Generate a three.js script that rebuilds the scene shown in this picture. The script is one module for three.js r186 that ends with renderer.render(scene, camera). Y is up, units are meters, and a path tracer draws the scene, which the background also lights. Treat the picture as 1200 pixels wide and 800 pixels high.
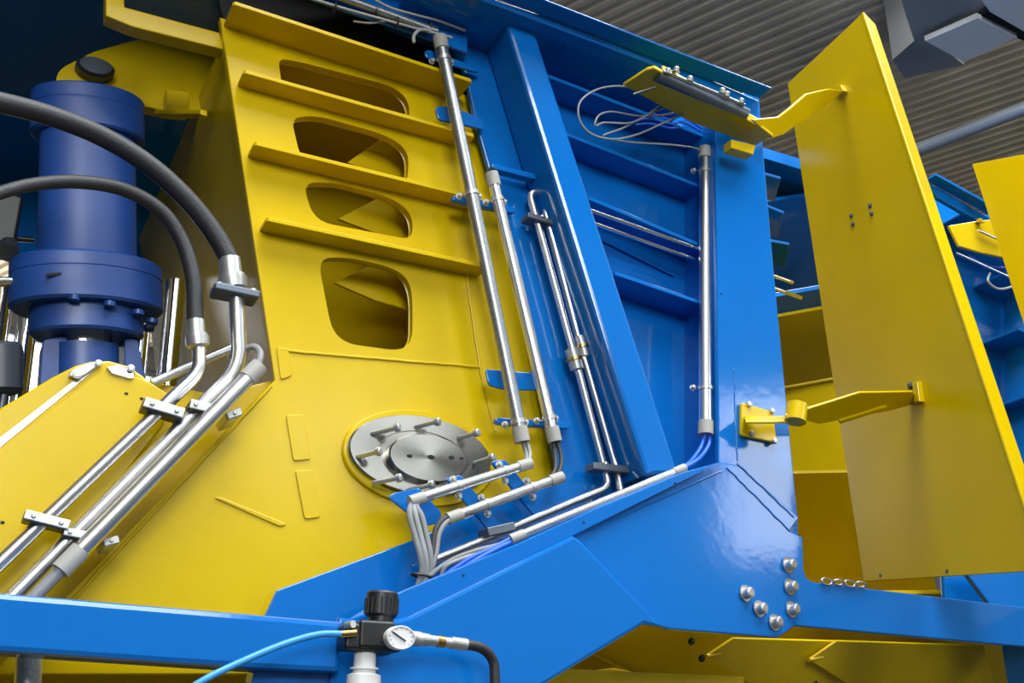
import * as THREE from 'three';
import { RoundedBoxGeometry } from 'three/addons/geometries/RoundedBoxGeometry.js';
import { mergeGeometries } from 'three/addons/utils/BufferGeometryUtils.js';
import { RectAreaLightUniformsLib } from 'three/addons/lights/RectAreaLightUniformsLib.js';

RectAreaLightUniformsLib.init();
const scene = new THREE.Scene();
const V = (x, y, z) => new THREE.Vector3(x, y, z);

// ---------------------------------------------------------------- camera
const EYE = V(0, 1.6, 2.6), FOCAL = 1280;                 // focal length for a 1200 x 800 frame
const PITCH = Math.atan(500 / 1280), YAW = 0.4707;
const HEAD = V(Math.sin(YAW), 0, -Math.cos(YAW));
const FWD = HEAD.clone().multiplyScalar(Math.cos(PITCH)).add(V(0, Math.sin(PITCH), 0));
const RIGHT = V(Math.cos(YAW), 0, Math.sin(YAW));
const UP = V().crossVectors(RIGHT, FWD).normalize();
const camera = new THREE.PerspectiveCamera(2 * Math.atan(400 / FOCAL) * 180 / Math.PI, 1.5, 0.05, 120);
camera.position.copy(EYE); camera.lookAt(EYE.clone().add(FWD)); scene.add(camera);

// ---------------------------------------------------------------- light: daylight through the hall's windows, plus added overhead fill panels
const renderer = new THREE.WebGLRenderer({ antialias: true });
renderer.toneMapping = THREE.LinearToneMapping;
renderer.toneMappingExposure = 1.34;
renderer.shadowMap.enabled = true;
scene.background = new THREE.Color(0.02, 0.025, 0.03);
const DAY = new THREE.Color(0.93, 0.97, 1.0);
const WIN_L = 16, WIN_S = 3.4, WIN_GLOW = 1, TOP_FILL_L = 10, TOP_FILL_GLOW = 1;
const HALL = 25 * Math.PI / 180;                          // the hall stands 25 degrees turned from the machine
const hall = (u, y, w) => V(u, y, -w).applyAxisAngle(V(0, 1, 0), HALL);
const ROOF_Y = 8, WALL_BACK = -9, WALL_FRONT = 12.5, WALL_L = -14, WALL_R = 15;

// ---------------------------------------------------------------- textures and materials
function rng(seed) { let s = seed >>> 0; return () => ((s = (s * 1664525 + 1013904223) >>> 0) / 4294967296); }
function noiseField(n, seed, octaves) {                  // tiling value noise, 0..1
  const f = new Float32Array(n * n); let amp = 1, sum = 0;
  for (const [cells, a] of octaves) {
    const r = rng(seed += 77), g = Array.from({ length: cells * cells }, () => r());
    for (let y = 0; y < n; y++) for (let x = 0; x < n; x++) {
      const fx = x / n * cells, fy = y / n * cells, x0 = Math.floor(fx), y0 = Math.floor(fy);
      let tx = fx - x0, ty = fy - y0; tx = tx * tx * (3 - 2 * tx); ty = ty * ty * (3 - 2 * ty);
      const at = (i, j) => g[(j % cells) * cells + (i % cells)];
      f[y * n + x] += a * ((at(x0, y0) * (1 - tx) + at(x0 + 1, y0) * tx) * (1 - ty) + (at(x0, y0 + 1) * (1 - tx) + at(x0 + 1, y0 + 1) * tx) * ty);
    }
    sum += a;
  }
  for (let i = 0; i < f.length; i++) f[i] /= sum;
  return f;
}
function tex(n, fn, repeat, srgb) {
  const d = new Uint8Array(n * n * 4);
  for (let i = 0; i < n * n; i++) { const c = fn(i % n, Math.floor(i / n), i); d[i * 4] = c[0]; d[i * 4 + 1] = c[1]; d[i * 4 + 2] = c[2]; d[i * 4 + 3] = 255; }
  const t = new THREE.DataTexture(d, n, n); t.wrapS = t.wrapT = THREE.RepeatWrapping; t.magFilter = THREE.LinearFilter; t.minFilter = THREE.LinearMipmapLinearFilter; t.generateMipmaps = true;
  t.repeat.set(repeat, repeat); if (srgb) t.colorSpace = THREE.SRGBColorSpace; t.needsUpdate = true; return t;
}
const cl = v => Math.max(0, Math.min(255, Math.round(v)));
const nA = noiseField(256, 3, [[4, 1], [9, 0.6], [23, 0.35], [61, 0.2]]);
const nB = noiseField(256, 19, [[32, 1], [90, 0.7]]);
const nC = noiseField(256, 41, [[3, 1], [7, 0.7]]);
const grey = (f, lo, hi, rep) => tex(256, (x, y, i) => { const v = cl(lo + (hi - lo) * f[i]); return [v, v, v]; }, rep);
const paintBump = grey(nA, 0, 255, 1.7), paintRough = grey(nA, 120, 230, 2.3), fineBump = grey(nB, 0, 255, 8), waveBump = grey(nC, 0, 255, 1.1);
function tint(hex, amount, rep, f = nA) { const c = new THREE.Color(hex); const s = [c.r, c.g, c.b].map(v => (v <= 0.0031308 ? v * 12.92 : 1.055 * Math.pow(v, 1 / 2.4) - 0.055) * 255); return tex(256, (x, y, i) => s.map(v => cl(v * (1 - amount / 2 + amount * f[i]))), rep, true); }
const std = o => new THREE.MeshStandardMaterial(Object.assign({ side: THREE.DoubleSide }, o));
const phy = o => new THREE.MeshPhysicalMaterial(Object.assign({ side: THREE.DoubleSide }, o));
const M = {
  yellow: phy({ map: tint('#cdae00', 0.06, 1.3), roughness: 0.24, specularIntensity: 0.75, bumpMap: waveBump, bumpScale: 0.0012 }),
  blue: phy({ map: tint('#0b67b8', 0.05, 1.1), roughness: 0.1, bumpMap: paintBump, bumpScale: 0.0005 }),
  cylinderBlue: phy({ map: tint('#134087', 0.05, 2), roughness: 0.42, clearcoat: 0.15, clearcoatRoughness: 0.25 }),
  steel: phy({ color: '#dedfe0', metalness: 1, roughness: 0.3 }),
  chrome: phy({ color: '#dfe1e3', metalness: 1, roughness: 0.1 }),
  galvanised: std({ map: tint('#a3a7ab', 0.35, 14, nB), metalness: 0.9, roughness: 0.36 }),
  brushed: phy({ color: '#989790', metalness: 1, roughness: 0.25, anisotropy: 0.75 }),
  zinc: std({ color: '#c3c4c2', metalness: 0.85, roughness: 0.38 }),
  darkSteel: std({ color: '#4b5058', metalness: 0.8, roughness: 0.4 }),
  clampGrey: std({ color: '#67707a', metalness: 0.7, roughness: 0.42 }),
  capGrey: std({ color: '#a09e97', roughness: 0.55 }),
  cableGrey: std({ color: '#7f8285', roughness: 0.5 }),
  cableDark: std({ color: '#2f3134', roughness: 0.55 }),
  cableBlue: std({ color: '#1e5fd0', roughness: 0.4 }),
  cableClear: std({ color: '#8a8f90', roughness: 0.35 }),
  rubber: std({ color: '#252528', roughness: 0.55, bumpMap: fineBump, bumpScale: 0.0006 }),
  black: std({ color: '#17181a', roughness: 0.42 }),
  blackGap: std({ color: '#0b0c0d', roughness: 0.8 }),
  whitePlastic: std({ color: '#d9d9d6', roughness: 0.4 }),
  dial: std({ color: '#e9e9ea', roughness: 0.35 }),
  brass: std({ color: '#b59a5c', metalness: 1, roughness: 0.3 }),
  airBlue: std({ color: '#3d95e0', roughness: 0.3 }),
  roof: std({ map: tint('#c9b89a', 0.16, 0.7), roughness: 0.6, metalness: 0.1 }),
  wall: std({ map: tint('#737478', 0.08, 0.5), roughness: 0.85 }),
  floor: std({ map: tint('#262625', 0.25, 0.5), roughness: 0.7 }),
  frame: std({ color: '#70757a', metalness: 0.5, roughness: 0.5 }),
  lampGrey: std({ color: '#dddbd4', roughness: 0.5 }),
  lampDark: std({ color: '#94938f', roughness: 0.6 }),
  duct: std({ color: '#a9b0b6', metalness: 0.5, roughness: 0.4 }),
};

// ---------------------------------------------------------------- placing and shaping helpers
const ray = (px, py) => FWD.clone().multiplyScalar(FOCAL).addScaledVector(RIGHT, px - 600).addScaledVector(UP, 400 - py);
const P = (px, py, z = 0) => { const d = ray(px, py); return EYE.clone().addScaledVector(d, (z - EYE.z) / d.z); };   // a point on the plane z = const (planes parallel to the machine's front)
const PX = (px, py, x) => { const d = ray(px, py); return EYE.clone().addScaledVector(d, (x - EYE.x) / d.x); };       // a point on the plane x = const (doors standing open)
const PY = (px, py, y) => { const d = ray(px, py); return EYE.clone().addScaledVector(d, (y - EYE.y) / d.y); };
function tri(a, b, c) { const n = b.clone().sub(a).cross(c.clone().sub(a)).normalize(); return (px, py) => { const d = ray(px, py); return EYE.clone().addScaledVector(d, a.clone().sub(EYE).dot(n) / d.dot(n)); }; }   // points on the plane through three points
const scaleAt = p => p.clone().sub(EYE).dot(FWD) / FOCAL;
const Ps = (list, z) => list.map(([a, b, zz]) => P(a, b, zz ?? z));
const counts = {};
const numbered = n => { const k = counts[n] = (counts[n] ?? -1) + 1; return k ? n + '_' + String(k).padStart(3, '0') : n; };
function part(parent, name, geo, mat, label) {
  const m = new THREE.Mesh(geo, mat); m.name = name; m.castShadow = m.receiveShadow = true; parent.add(m);
  if (label) m.userData.label = label;
  return m;
}
const things = [];
function thing(name, label, category, group) {
  const g = new THREE.Group(); g.name = numbered(name); g.userData = { label, category }; if (group) g.userData.group = group;
  scene.add(g); things.push(g); return g;
}
function single(name, label, category, geo, mat, group) {
  const m = part(scene, numbered(name), geo, mat); m.userData = { label, category }; if (group) m.userData.group = group;
  things.push(m); return m;
}
function round(list, r) {                                 // round the corners of an outline
  const out = [], n = list.length;
  for (let i = 0; i < n; i++) {
    const p = list[i], a = list[(i + n - 1) % n], b = list[(i + 1) % n], rr = p[2] ?? r;
    const da = Math.hypot(a[0] - p[0], a[1] - p[1]), db = Math.hypot(b[0] - p[0], b[1] - p[1]), ka = Math.min(rr, da * 0.48) / da, kb = Math.min(rr, db * 0.48) / db;
    const A = [p[0] + (a[0] - p[0]) * ka, p[1] + (a[1] - p[1]) * ka], B = [p[0] + (b[0] - p[0]) * kb, p[1] + (b[1] - p[1]) * kb];
    for (let k = 0; k <= 6; k++) { const t = k / 6, u = 1 - t; out.push([A[0] * u * u + 2 * p[0] * u * t + B[0] * t * t, A[1] * u * u + 2 * p[1] * u * t + B[1] * t * t]); }
  }
  return out;
}
function slab(pts, t, { holes = [], bevel = 0.003, face } = {}) {   // a flat plate with the outline pts (3-D), its front face through them, thickness t behind
  const n = V(0, 0, 0), o = pts[0];
  for (let i = 0; i < pts.length; i++) { const a = pts[i].clone().sub(o), b = pts[(i + 1) % pts.length].clone().sub(o); n.add(a.cross(b)); }
  n.normalize(); const to = face ?? EYE.clone().sub(o); if (n.dot(to) < 0) n.negate();
  const u = Math.abs(n.y) < 0.9 ? V(0, 1, 0).cross(n).normalize() : V(1, 0, 0).addScaledVector(n, -n.x).normalize(), v = n.clone().cross(u);
  const flat = q => q.map(p => { const d = p.clone(); return new THREE.Vector2(d.dot(u), d.dot(v)); });
  const s = new THREE.Shape(flat(pts)); s.holes = holes.map(h => new THREE.Path(flat(h)));
  const b = Math.min(bevel, t * 0.45);
  const g = new THREE.ExtrudeGeometry(s, { depth: t - 2 * b, bevelEnabled: b > 0, bevelSize: b, bevelThickness: b, bevelOffset: -b, bevelSegments: 2, curveSegments: 8 });
  g.translate(0, 0, -t + b);
  const d = o.dot(n); g.translate(0, 0, d);
  g.applyMatrix4(new THREE.Matrix4().makeBasis(u, v, n)); return g;
}
const plate = (list, z, t, o = {}) => slab(Ps(list, z), t, { ...o, holes: (o.holes ?? []).map(h => Ps(h, z)), face: V(0, 0, 1) });
function shelf(a, b, z0, z1, t) {                         // a strip standing out from the plane z0 to z1 along the line a-b (pixels at z0), thickness t upwards
  const A = P(a[0], a[1], z0), B = P(b[0], b[1], z0), c = 0.006;
  const L = B.clone().sub(A).normalize();
  return slab([A, B, V(B.x, B.y, z1 - c).clone(), V(B.x, B.y, z1).addScaledVector(L, -c), V(A.x, A.y, z1).addScaledVector(L, c), V(A.x, A.y, z1 - c)], t, { bevel: 0.0015, face: V(0, -1, 0) });
}
function fillet(pts, r, n = 8) {
  const out = [pts[0].clone()];
  for (let i = 1; i < pts.length - 1; i++) {
    const p = pts[i], a = pts[i - 1], b = pts[i + 1], ra = Math.min(r, p.distanceTo(a) * 0.45), rb = Math.min(r, p.distanceTo(b) * 0.45);
    const A = p.clone().lerp(a, ra / p.distanceTo(a)), B = p.clone().lerp(b, rb / p.distanceTo(b));
    for (let k = 0; k <= n; k++) { const t = k / n; out.push(A.clone().multiplyScalar((1 - t) ** 2).addScaledVector(p, 2 * t * (1 - t)).addScaledVector(B, t * t)); }
  }
  out.push(pts[pts.length - 1].clone()); return out;
}
const spline = (pts, n = 40) => new THREE.CatmullRomCurve3(pts, false, 'centripetal').getSpacedPoints(n);
function sweep(path, r, seg = 14, closed = true, hollow = 0) {
  const pos = [], uv = [], idx = [], N = path.length; let len = 0;
  let nrm = null;
  for (let i = 0; i < N; i++) {
    const t = path[Math.min(i + 1, N - 1)].clone().sub(path[Math.max(i - 1, 0)]).normalize();
    if (!nrm) { nrm = Math.abs(t.y) < 0.9 ? V(0, 1, 0) : V(1, 0, 0); }
    nrm.addScaledVector(t, -nrm.dot(t)).normalize(); const bi = t.clone().cross(nrm);
    if (i) len += path[i].distanceTo(path[i - 1]);
    const rad = Array.isArray(r) ? r[0] + (r[1] - r[0]) * i / (N - 1) : r;
    for (let k = 0; k <= seg; k++) {
      const a = k / seg * 2 * Math.PI, q = path[i].clone().addScaledVector(nrm, Math.cos(a) * rad).addScaledVector(bi, Math.sin(a) * rad);
      pos.push(q.x, q.y, q.z); uv.push(len, a * rad);
      if (i && k) { const b = i * (seg + 1) + k; idx.push(b, b - 1, b - seg - 2, b, b - seg - 2, b - seg - 1); }
    }
  }
  if (closed) for (const e of [0, N - 1]) {
    const base = pos.length / 3, o = e * (seg + 1);
    for (let k = 0; k <= seg; k++) { pos.push(...pos.slice((o + k) * 3, (o + k) * 3 + 3)); uv.push(Math.cos(k / seg * 6.283) * 0.01, Math.sin(k / seg * 6.283) * 0.01); }
    pos.push(path[e].x, path[e].y, path[e].z); uv.push(0, 0);
    for (let k = 0; k < seg; k++) e ? idx.push(base + k, base + k + 1, base + seg + 1) : idx.push(base + k + 1, base + k, base + seg + 1);
  }
  const g = new THREE.BufferGeometry(); g.setAttribute('position', new THREE.Float32BufferAttribute(pos, 3)); g.setAttribute('uv', new THREE.Float32BufferAttribute(uv, 2)); g.setIndex(idx); g.computeVertexNormals(); return g;
}
function lathe(profile, A, B, depthScale = 1, seg = 48) { // profile [[radius, metres along the axis from A to B]...]
  const y = B.clone().sub(A).normalize(), x = (Math.abs(y.x) < 0.9 ? V(1, 0, 0) : V(0, 1, 0)); x.addScaledVector(y, -x.dot(y)).normalize(); const z = x.clone().cross(y);
  const g = new THREE.LatheGeometry(profile.map(([r, h]) => new THREE.Vector2(Math.max(r, 1e-5), h)), seg);
  g.applyMatrix4(new THREE.Matrix4().makeBasis(x, y, z.multiplyScalar(depthScale)).setPosition(A));
  return g;
}
const zlathe = (profile, p, k = 1, seg = 48) => lathe(profile, p, p.clone().add(V(0, 0, 1)), k, seg);
const sharp = pr => { const o = []; for (let i = 0; i < pr.length; i++) { o.push(pr[i]); if (i && i < pr.length - 1) o.push([...pr[i]]); } return o; };
function hexGeo(p, dir, r, h, { washer = true, six = 6 } = {}) {
  const g = [], c = new THREE.CylinderGeometry(r * 0.94, r, h, six); c.translate(0, h / 2 + (washer ? r * 0.22 : 0), 0); g.push(c);
  const d = new THREE.CylinderGeometry(r * 0.6, r * 0.9, h * 0.18, six * 2); d.translate(0, h * 1.05 + (washer ? r * 0.22 : 0), 0); g.push(d);
  if (washer) { const w = new THREE.CylinderGeometry(r * 1.35, r * 1.35, r * 0.24, 18); w.translate(0, r * 0.12, 0); g.push(w); }
  const m = mergeGeometries(g); m.applyQuaternion(new THREE.Quaternion().setFromUnitVectors(V(0, 1, 0), dir.clone().normalize())); m.translate(p.x, p.y, p.z); return m;
}
function block(p, xdir, zdir, sx, sy, sz, r = 0.003) {    // rounded box centred at p, its x axis along xdir, z axis near zdir
  const x = xdir.clone().normalize(), z = zdir.clone().addScaledVector(x, -x.dot(zdir)).normalize(), y = z.clone().cross(x);
  const g = new RoundedBoxGeometry(sx, sy, sz, 2, Math.min(r, sx * 0.45, sy * 0.45, sz * 0.45)); g.applyMatrix4(new THREE.Matrix4().makeBasis(x, y, z).setPosition(p)); return g;
}
const ZP = V(0, 0, 1);

// ================================================================ THE HALL
function struct(name, geo, mat, parent = scene) { const m = part(parent, name, geo, mat); if (parent === scene) { m.userData.kind = 'structure'; m.rotation.y = HALL; } return m; }
const bx = (u0, u1, y0, y1, w0, w1) => { const g = new THREE.BoxGeometry(u1 - u0, y1 - y0, w1 - w0); g.translate((u0 + u1) / 2, (y0 + y1) / 2, -(w0 + w1) / 2); const p = g.attributes.position, n = g.attributes.normal, uv = g.attributes.uv; for (let i = 0; i < p.count; i++) { const ax = Math.abs(n.getX(i)), ay = Math.abs(n.getY(i)); uv.setXY(i, ax > 0.5 ? p.getZ(i) : p.getX(i), ay > 0.5 ? p.getZ(i) : p.getY(i)); } return g; };
struct('floor', bx(WALL_L, WALL_R, -0.2, 0, WALL_BACK, WALL_FRONT), M.floor);
struct('wall_left', bx(WALL_L - 0.2, WALL_L, -0.2, ROOF_Y + 0.3, WALL_BACK - 0.2, WALL_FRONT + 0.2), M.wall);
struct('wall_right', bx(WALL_R, WALL_R + 0.2, -0.2, ROOF_Y + 0.3, WALL_BACK - 0.2, WALL_FRONT + 0.2), M.wall);
const FU0 = 4.6, FU1 = 9.4, FY0 = 4.9, FY1 = 7.6;
struct('wall_front', mergeGeometries([bx(WALL_L, FU0, -0.2, ROOF_Y + 0.3, WALL_FRONT, WALL_FRONT + 0.2), bx(FU1, WALL_R, -0.2, ROOF_Y + 0.3, WALL_FRONT, WALL_FRONT + 0.2), bx(FU0, FU1, -0.2, FY0, WALL_FRONT, WALL_FRONT + 0.2), bx(FU0, FU1, FY1, ROOF_Y + 0.3, WALL_FRONT, WALL_FRONT + 0.2)]), M.wall);
// [from, to, sill, head, daylight]: two tall windows to the left behind the camera, two small ones, a wide one whose reflection stands on the blue gusset
const wins = [[-9.4, -7.3, 3.9, 7.7, WIN_L], [-7.0, -4.9, 3.9, 7.7, WIN_L], [-3.5, -2.3, 4.7, 5.6, WIN_S * 1.5], [-1.3, 0.2, 4.4, 5.5, WIN_S * 1.5], [3.4, 6.3, 3.5, 5.4, WIN_S * 1.4]];
const wb = []; let last = WALL_L;
for (const [a, b, y0, y1] of wins) { wb.push(bx(last, a, -0.2, ROOF_Y + 0.3, WALL_BACK - 0.2, WALL_BACK), bx(a, b, -0.2, y0, WALL_BACK - 0.2, WALL_BACK), bx(a, b, y1, ROOF_Y + 0.3, WALL_BACK - 0.2, WALL_BACK)); last = b; } wb.push(bx(last, WALL_R, -0.2, ROOF_Y + 0.3, WALL_BACK - 0.2, WALL_BACK));
struct('wall_back', mergeGeometries(wb), M.wall);
const paneMat = std({ color: '#dfe8f0', emissive: DAY, emissiveIntensity: WIN_GLOW, roughness: 0.4 });
const topFillMat = std({ color: '#dfe8f0', emissive: DAY, emissiveIntensity: TOP_FILL_GLOW, roughness: 0.4 });
function daylight(center, w, h, look, power) { const l = new THREE.RectAreaLight(DAY, power, w, h); l.position.copy(center); l.lookAt(center.clone().add(look)); l.castShadow = true; scene.add(l); }
wins.forEach(([a, b, WY0, WY1, power], i) => {
  const g = new THREE.Group(); g.name = 'window_' + (i + 1); g.userData.kind = 'structure'; g.rotation.y = HALL; scene.add(g);
  struct('window_frame', mergeGeometries([bx(a, b, WY0, WY0 + 0.07, WALL_BACK - 0.14, WALL_BACK - 0.02), bx(a, b, WY1 - 0.07, WY1, WALL_BACK - 0.14, WALL_BACK - 0.02), bx(a, a + 0.07, WY0, WY1, WALL_BACK - 0.14, WALL_BACK - 0.02), bx(b - 0.07, b, WY0, WY1, WALL_BACK - 0.14, WALL_BACK - 0.02), bx((a + b) / 2 - 0.03, (a + b) / 2 + 0.03, WY0, WY1, WALL_BACK - 0.13, WALL_BACK - 0.03)]), M.frame, g);
  struct('pane', bx(a, (a + b) / 2, WY0, WY1, WALL_BACK - 0.13, WALL_BACK - 0.12), paneMat, g); struct('pane', bx((a + b) / 2, b, WY0, WY1, WALL_BACK - 0.13, WALL_BACK - 0.12), paneMat, g);
  daylight(hall((a + b) / 2, (WY0 + WY1) / 2, WALL_BACK + 0.03), b - a - 0.14, WY1 - WY0 - 0.14, hall(0, 0, 1), power);
});
[[-1, -3], [2, -3], [5, -3]].forEach(([u, w], i) => {                 // added overhead fill panels under the closed roof, behind and above the camera
  const g = new THREE.Group(); g.name = 'window_' + (6 + i); g.userData.kind = 'structure'; g.rotation.y = HALL; scene.add(g);
  struct('window_frame', mergeGeometries([bx(u - 1.2, u + 1.2, ROOF_Y - 0.16, ROOF_Y - 0.06, w - 2.6, w - 2.5), bx(u - 1.2, u + 1.2, ROOF_Y - 0.16, ROOF_Y - 0.06, w + 2.5, w + 2.6), bx(u - 1.2, u - 1.1, ROOF_Y - 0.16, ROOF_Y - 0.06, w - 2.5, w + 2.5), bx(u + 1.1, u + 1.2, ROOF_Y - 0.16, ROOF_Y - 0.06, w - 2.5, w + 2.5)]), M.frame, g);
  struct('pane', bx(u - 1.1, u + 1.1, ROOF_Y - 0.12, ROOF_Y - 0.1, w - 2.5, w + 2.5), topFillMat, g);
  const l = new THREE.RectAreaLight(DAY, TOP_FILL_L, 2.2, 5); l.position.copy(hall(u, ROOF_Y - 0.17, w)); l.lookAt(hall(u, 0, w)); l.rotateZ(0); l.castShadow = true;
  l.quaternion.setFromRotationMatrix(new THREE.Matrix4().makeBasis(hall(1, 0, 0), hall(0, 0, 1), V(0, 1, 0))); scene.add(l);
});
{ // window in the far wall, seen past the hydraulic cylinder
  const g = new THREE.Group(); g.name = 'window_10'; g.userData.kind = 'structure'; g.rotation.y = HALL; scene.add(g);
  const far = std({ color: '#dfe8f0', emissive: DAY, emissiveIntensity: 3.5, roughness: 0.4 }), n = 4, step = (FU1 - FU0) / n;
  for (let k = 0; k < n; k++) struct('pane', bx(FU0 + k * step, FU0 + (k + 1) * step, FY0, FY1, WALL_FRONT + 0.1, WALL_FRONT + 0.12), far, g);
  const bars = []; for (let k = 0; k <= n; k++) bars.push(bx(FU0 + k * step - 0.05, FU0 + k * step + 0.05, FY0, FY1, WALL_FRONT + 0.02, WALL_FRONT + 0.1)); bars.push(bx(FU0, FU1, FY0, FY0 + 0.1, WALL_FRONT + 0.02, WALL_FRONT + 0.1), bx(FU0, FU1, FY1 - 0.1, FY1, WALL_FRONT + 0.02, WALL_FRONT + 0.1));
  struct('window_frame', mergeGeometries(bars), M.frame, g);
  daylight(hall((FU0 + FU1) / 2, (FY0 + FY1) / 2, WALL_FRONT - 0.03), FU1 - FU0 - 0.2, FY1 - FY0 - 0.2, hall(0, 0, -1), 2.5);
}
{ // corrugated steel roof: every sheet a piece of its own
  const ceiling = new THREE.Group(); ceiling.name = 'ceiling'; ceiling.userData.kind = 'structure'; ceiling.rotation.y = HALL; scene.add(ceiling);
  struct('roof_deck', bx(WALL_L, WALL_R, ROOF_Y + 0.05, ROOF_Y + 0.3, WALL_BACK, WALL_FRONT), M.wall, ceiling);
  const pitch = 1 / 7, d = 0.045, s = new THREE.Shape(); const top = [];
  for (let k = 0; k < 7; k++) top.push([k * pitch, 0], [k * pitch + 0.05, 0], [k * pitch + 0.072, d], [k * pitch + 0.12, d]); top.push([1, 0], [1.03, 0]);
  top.forEach(([x, y], i) => i ? s.lineTo(x, y) : s.moveTo(x, y)); top.slice().reverse().forEach(([x, y]) => s.lineTo(x, y + 0.004));
  const g = new THREE.ExtrudeGeometry(s, { depth: WALL_FRONT - WALL_BACK, bevelEnabled: false }); g.translate(0, 0, -WALL_FRONT);
  for (let k = 0; k < WALL_R - WALL_L; k++) { const m = struct('roof_sheet', g, M.roof, ceiling); m.position.set(WALL_L + k, ROOF_Y - 0.03 + (k % 2) * 0.004, 0); }
}
// ================================================================ YELLOW MACHINE HOUSING
{
  const h = thing('machine_housing', 'large yellow welded machine housing with four rounded openings between horizontal ribs', 'machine');
  const holes = [
    round([[324, 66, 12], [356, 72, 12], [462, 100, 16], [481, 118, 18], [481, 144, 6], [330, 109, 6]], 8),
    round([[339, 136, 16], [372, 134, 14], [452, 156, 22], [481, 176, 22], [479, 213, 8], [350, 183, 10]], 8),
    round([[353, 212, 18], [392, 212, 14], [460, 230, 24], [485, 250, 24], [485, 283, 16], [366, 260, 24]], 10),
    round([[370, 300, 24], [410, 300, 16], [466, 313, 26], [485, 334, 28], [485, 415, 30], [390, 402, 30]], 14)];
  part(h, 'front_plate', plate([[258, 20], [552, 113], [577, 200], [668, 600], [640, 700], [400, 790], [-10, 790], [322, 445]], 0, 0.03, { holes, bevel: 0.004 }), M.yellow);
  const A = P(258, 20, 0), B = P(322, 445, 0), back = V(0, 0, -1.5);
  part(h, 'side_plate', slab([A, B, B.clone().add(back), A.clone().add(back)].map(p => p.add(V(0.03, 0, -0.002))), 0.03, { face: V(-1, 0, 0) }), M.yellow);
  const C = P(552, 113, 0), D = P(668, 600, 0), inner = V(0, 0, -0.66);
  part(h, 'inner_wall', slab([C, D, D.clone().add(inner), C.clone().add(inner)].map(p => p.add(V(-0.01, 0, -0.031))), 0.02, { face: V(-1, 0, 0) }), M.yellow);
  part(h, 'back_panel', plate([[240, 40], [520, 130], [700, 600], [300, 480]], -0.6, 0.02), M.yellow);
  part(h, 'top_plate', slab([A, C, C.clone().add(inner), A.clone().add(inner)].map(p => p.add(V(0, -0.01, -0.031))), 0.015, { face: V(0, -1, 0) }), M.yellow);
  for (const [a, b, z] of [[[262, 31], [536, 118], 0.105], [[278, 101], [545, 174], 0.068], [[290, 184], [553, 247], 0.068], [[304, 271], [560, 325], 0.066]]) part(h, 'rib', shelf(a, b, -0.002, z, 0.012), M.yellow);
  for (const list of [[[407, 190], [452, 158], [505, 178], [505, 232]], [[396, 256], [452, 227], [510, 246], [510, 300]], [[392, 331], [446, 306], [512, 330], [512, 372], [440, 352]]]) part(h, 'stiffener', plate(list, -0.1, 0.012), M.yellow);
  for (const list of [[[324, 406], [338, 408], [343, 440], [329, 445]], [[335, 486], [356, 485], [365, 538], [344, 540]], [[346, 551], [367, 550], [376, 606], [357, 608]], [[251, 583], [258, 582], [337, 614], [329, 617]]])
    part(h, 'weld_pad', plate(round(list, 4), 0.0045, 0.006, { bevel: 0.002 }), M.yellow);
  // weld beads on the front plate
  for (const [a, b] of [[[332, 411], [562, 430]], [[546, 318], [562, 430]], [[562, 430], [580, 505]], [[318, 452], [82, 706]]]) {
    const n = 26, pts = []; const r = rng(9); for (let i = 0; i <= n; i++) { const t = i / n; pts.push(P(a[0] + (b[0] - a[0]) * t + (r() - 0.5) * 1.2, a[1] + (b[1] - a[1]) * t + (r() - 0.5) * 0.8, 0.0005)); }
    part(h, 'weld_bead', sweep(pts, 0.0045, 8), M.yellow);
  }
  part(h, 'recess_plate', plate([[-30, 500], [175, 446], [250, 462], [326, 444], [330, 460], [60, 790], [-30, 790]], -0.045, 0.02), M.yellow);
  part(h, 'base_skirt', new THREE.BoxGeometry(2.6, 1.86, 0.5).translate(0.9, 0.93, -0.42), M.yellow);
  part(h, 'boss', zlathe([[0.001, 0], [1, 0], [1, 0.02], [0.97, 0.03], [0.001, 0.03]].map(([r, y]) => [r * 0.215, y * 0.8]), P(490, 538, -0.01), 0.6, 64), M.yellow);
  part(h, 'pivot_lug', plate(round([[64, 96, 10], [70, 80, 12], [110, 60], [160, 46], [268, 46], [240, 130], [195, 130], [160, 122], [75, 104]], 4), -0.42, 0.05), M.yellow);
  part(h, 'pivot_pin', lathe(sharp([[0.001, 0], [0.055, 0], [0.055, 0.075], [0.045, 0.085], [0.001, 0.085]]), P(108, 94, -0.46), P(108, 94, -0.46).add(ZP), 0.6), M.darkSteel);
  part(h, 'stop_block', plate([[195, 104], [222, 108], [222, 130], [196, 128]], -0.34, 0.06), M.yellow);
  part(h, 'side_rib', slab([P(172, 128, -0.5), P(235, 128, -0.1), P(235, 134, -0.1), P(172, 134, -0.5)], 0.02, { face: V(-1, 0, 0) }), M.yellow);
  part(h, 'rib_hole', lathe([[0.001, 0], [0.018, 0], [0.018, 0.004], [0.001, 0.004]], P(455, 71, 0.06), P(455, 71, 0.06).add(V(0, 0.1, 0)), 0.6), M.blackGap);
}
{ // bent guard bar at the top left
  const o = [[124, -30], [124, 18], [155, 31], [263, 58], [257, 38], [146, 8], [144, -30]];
  single('guard_bar', 'bent flat yellow bar hanging at the top left corner of the photo', 'bar', plate(o, -0.02, 0.05), M.yellow);
}
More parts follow.
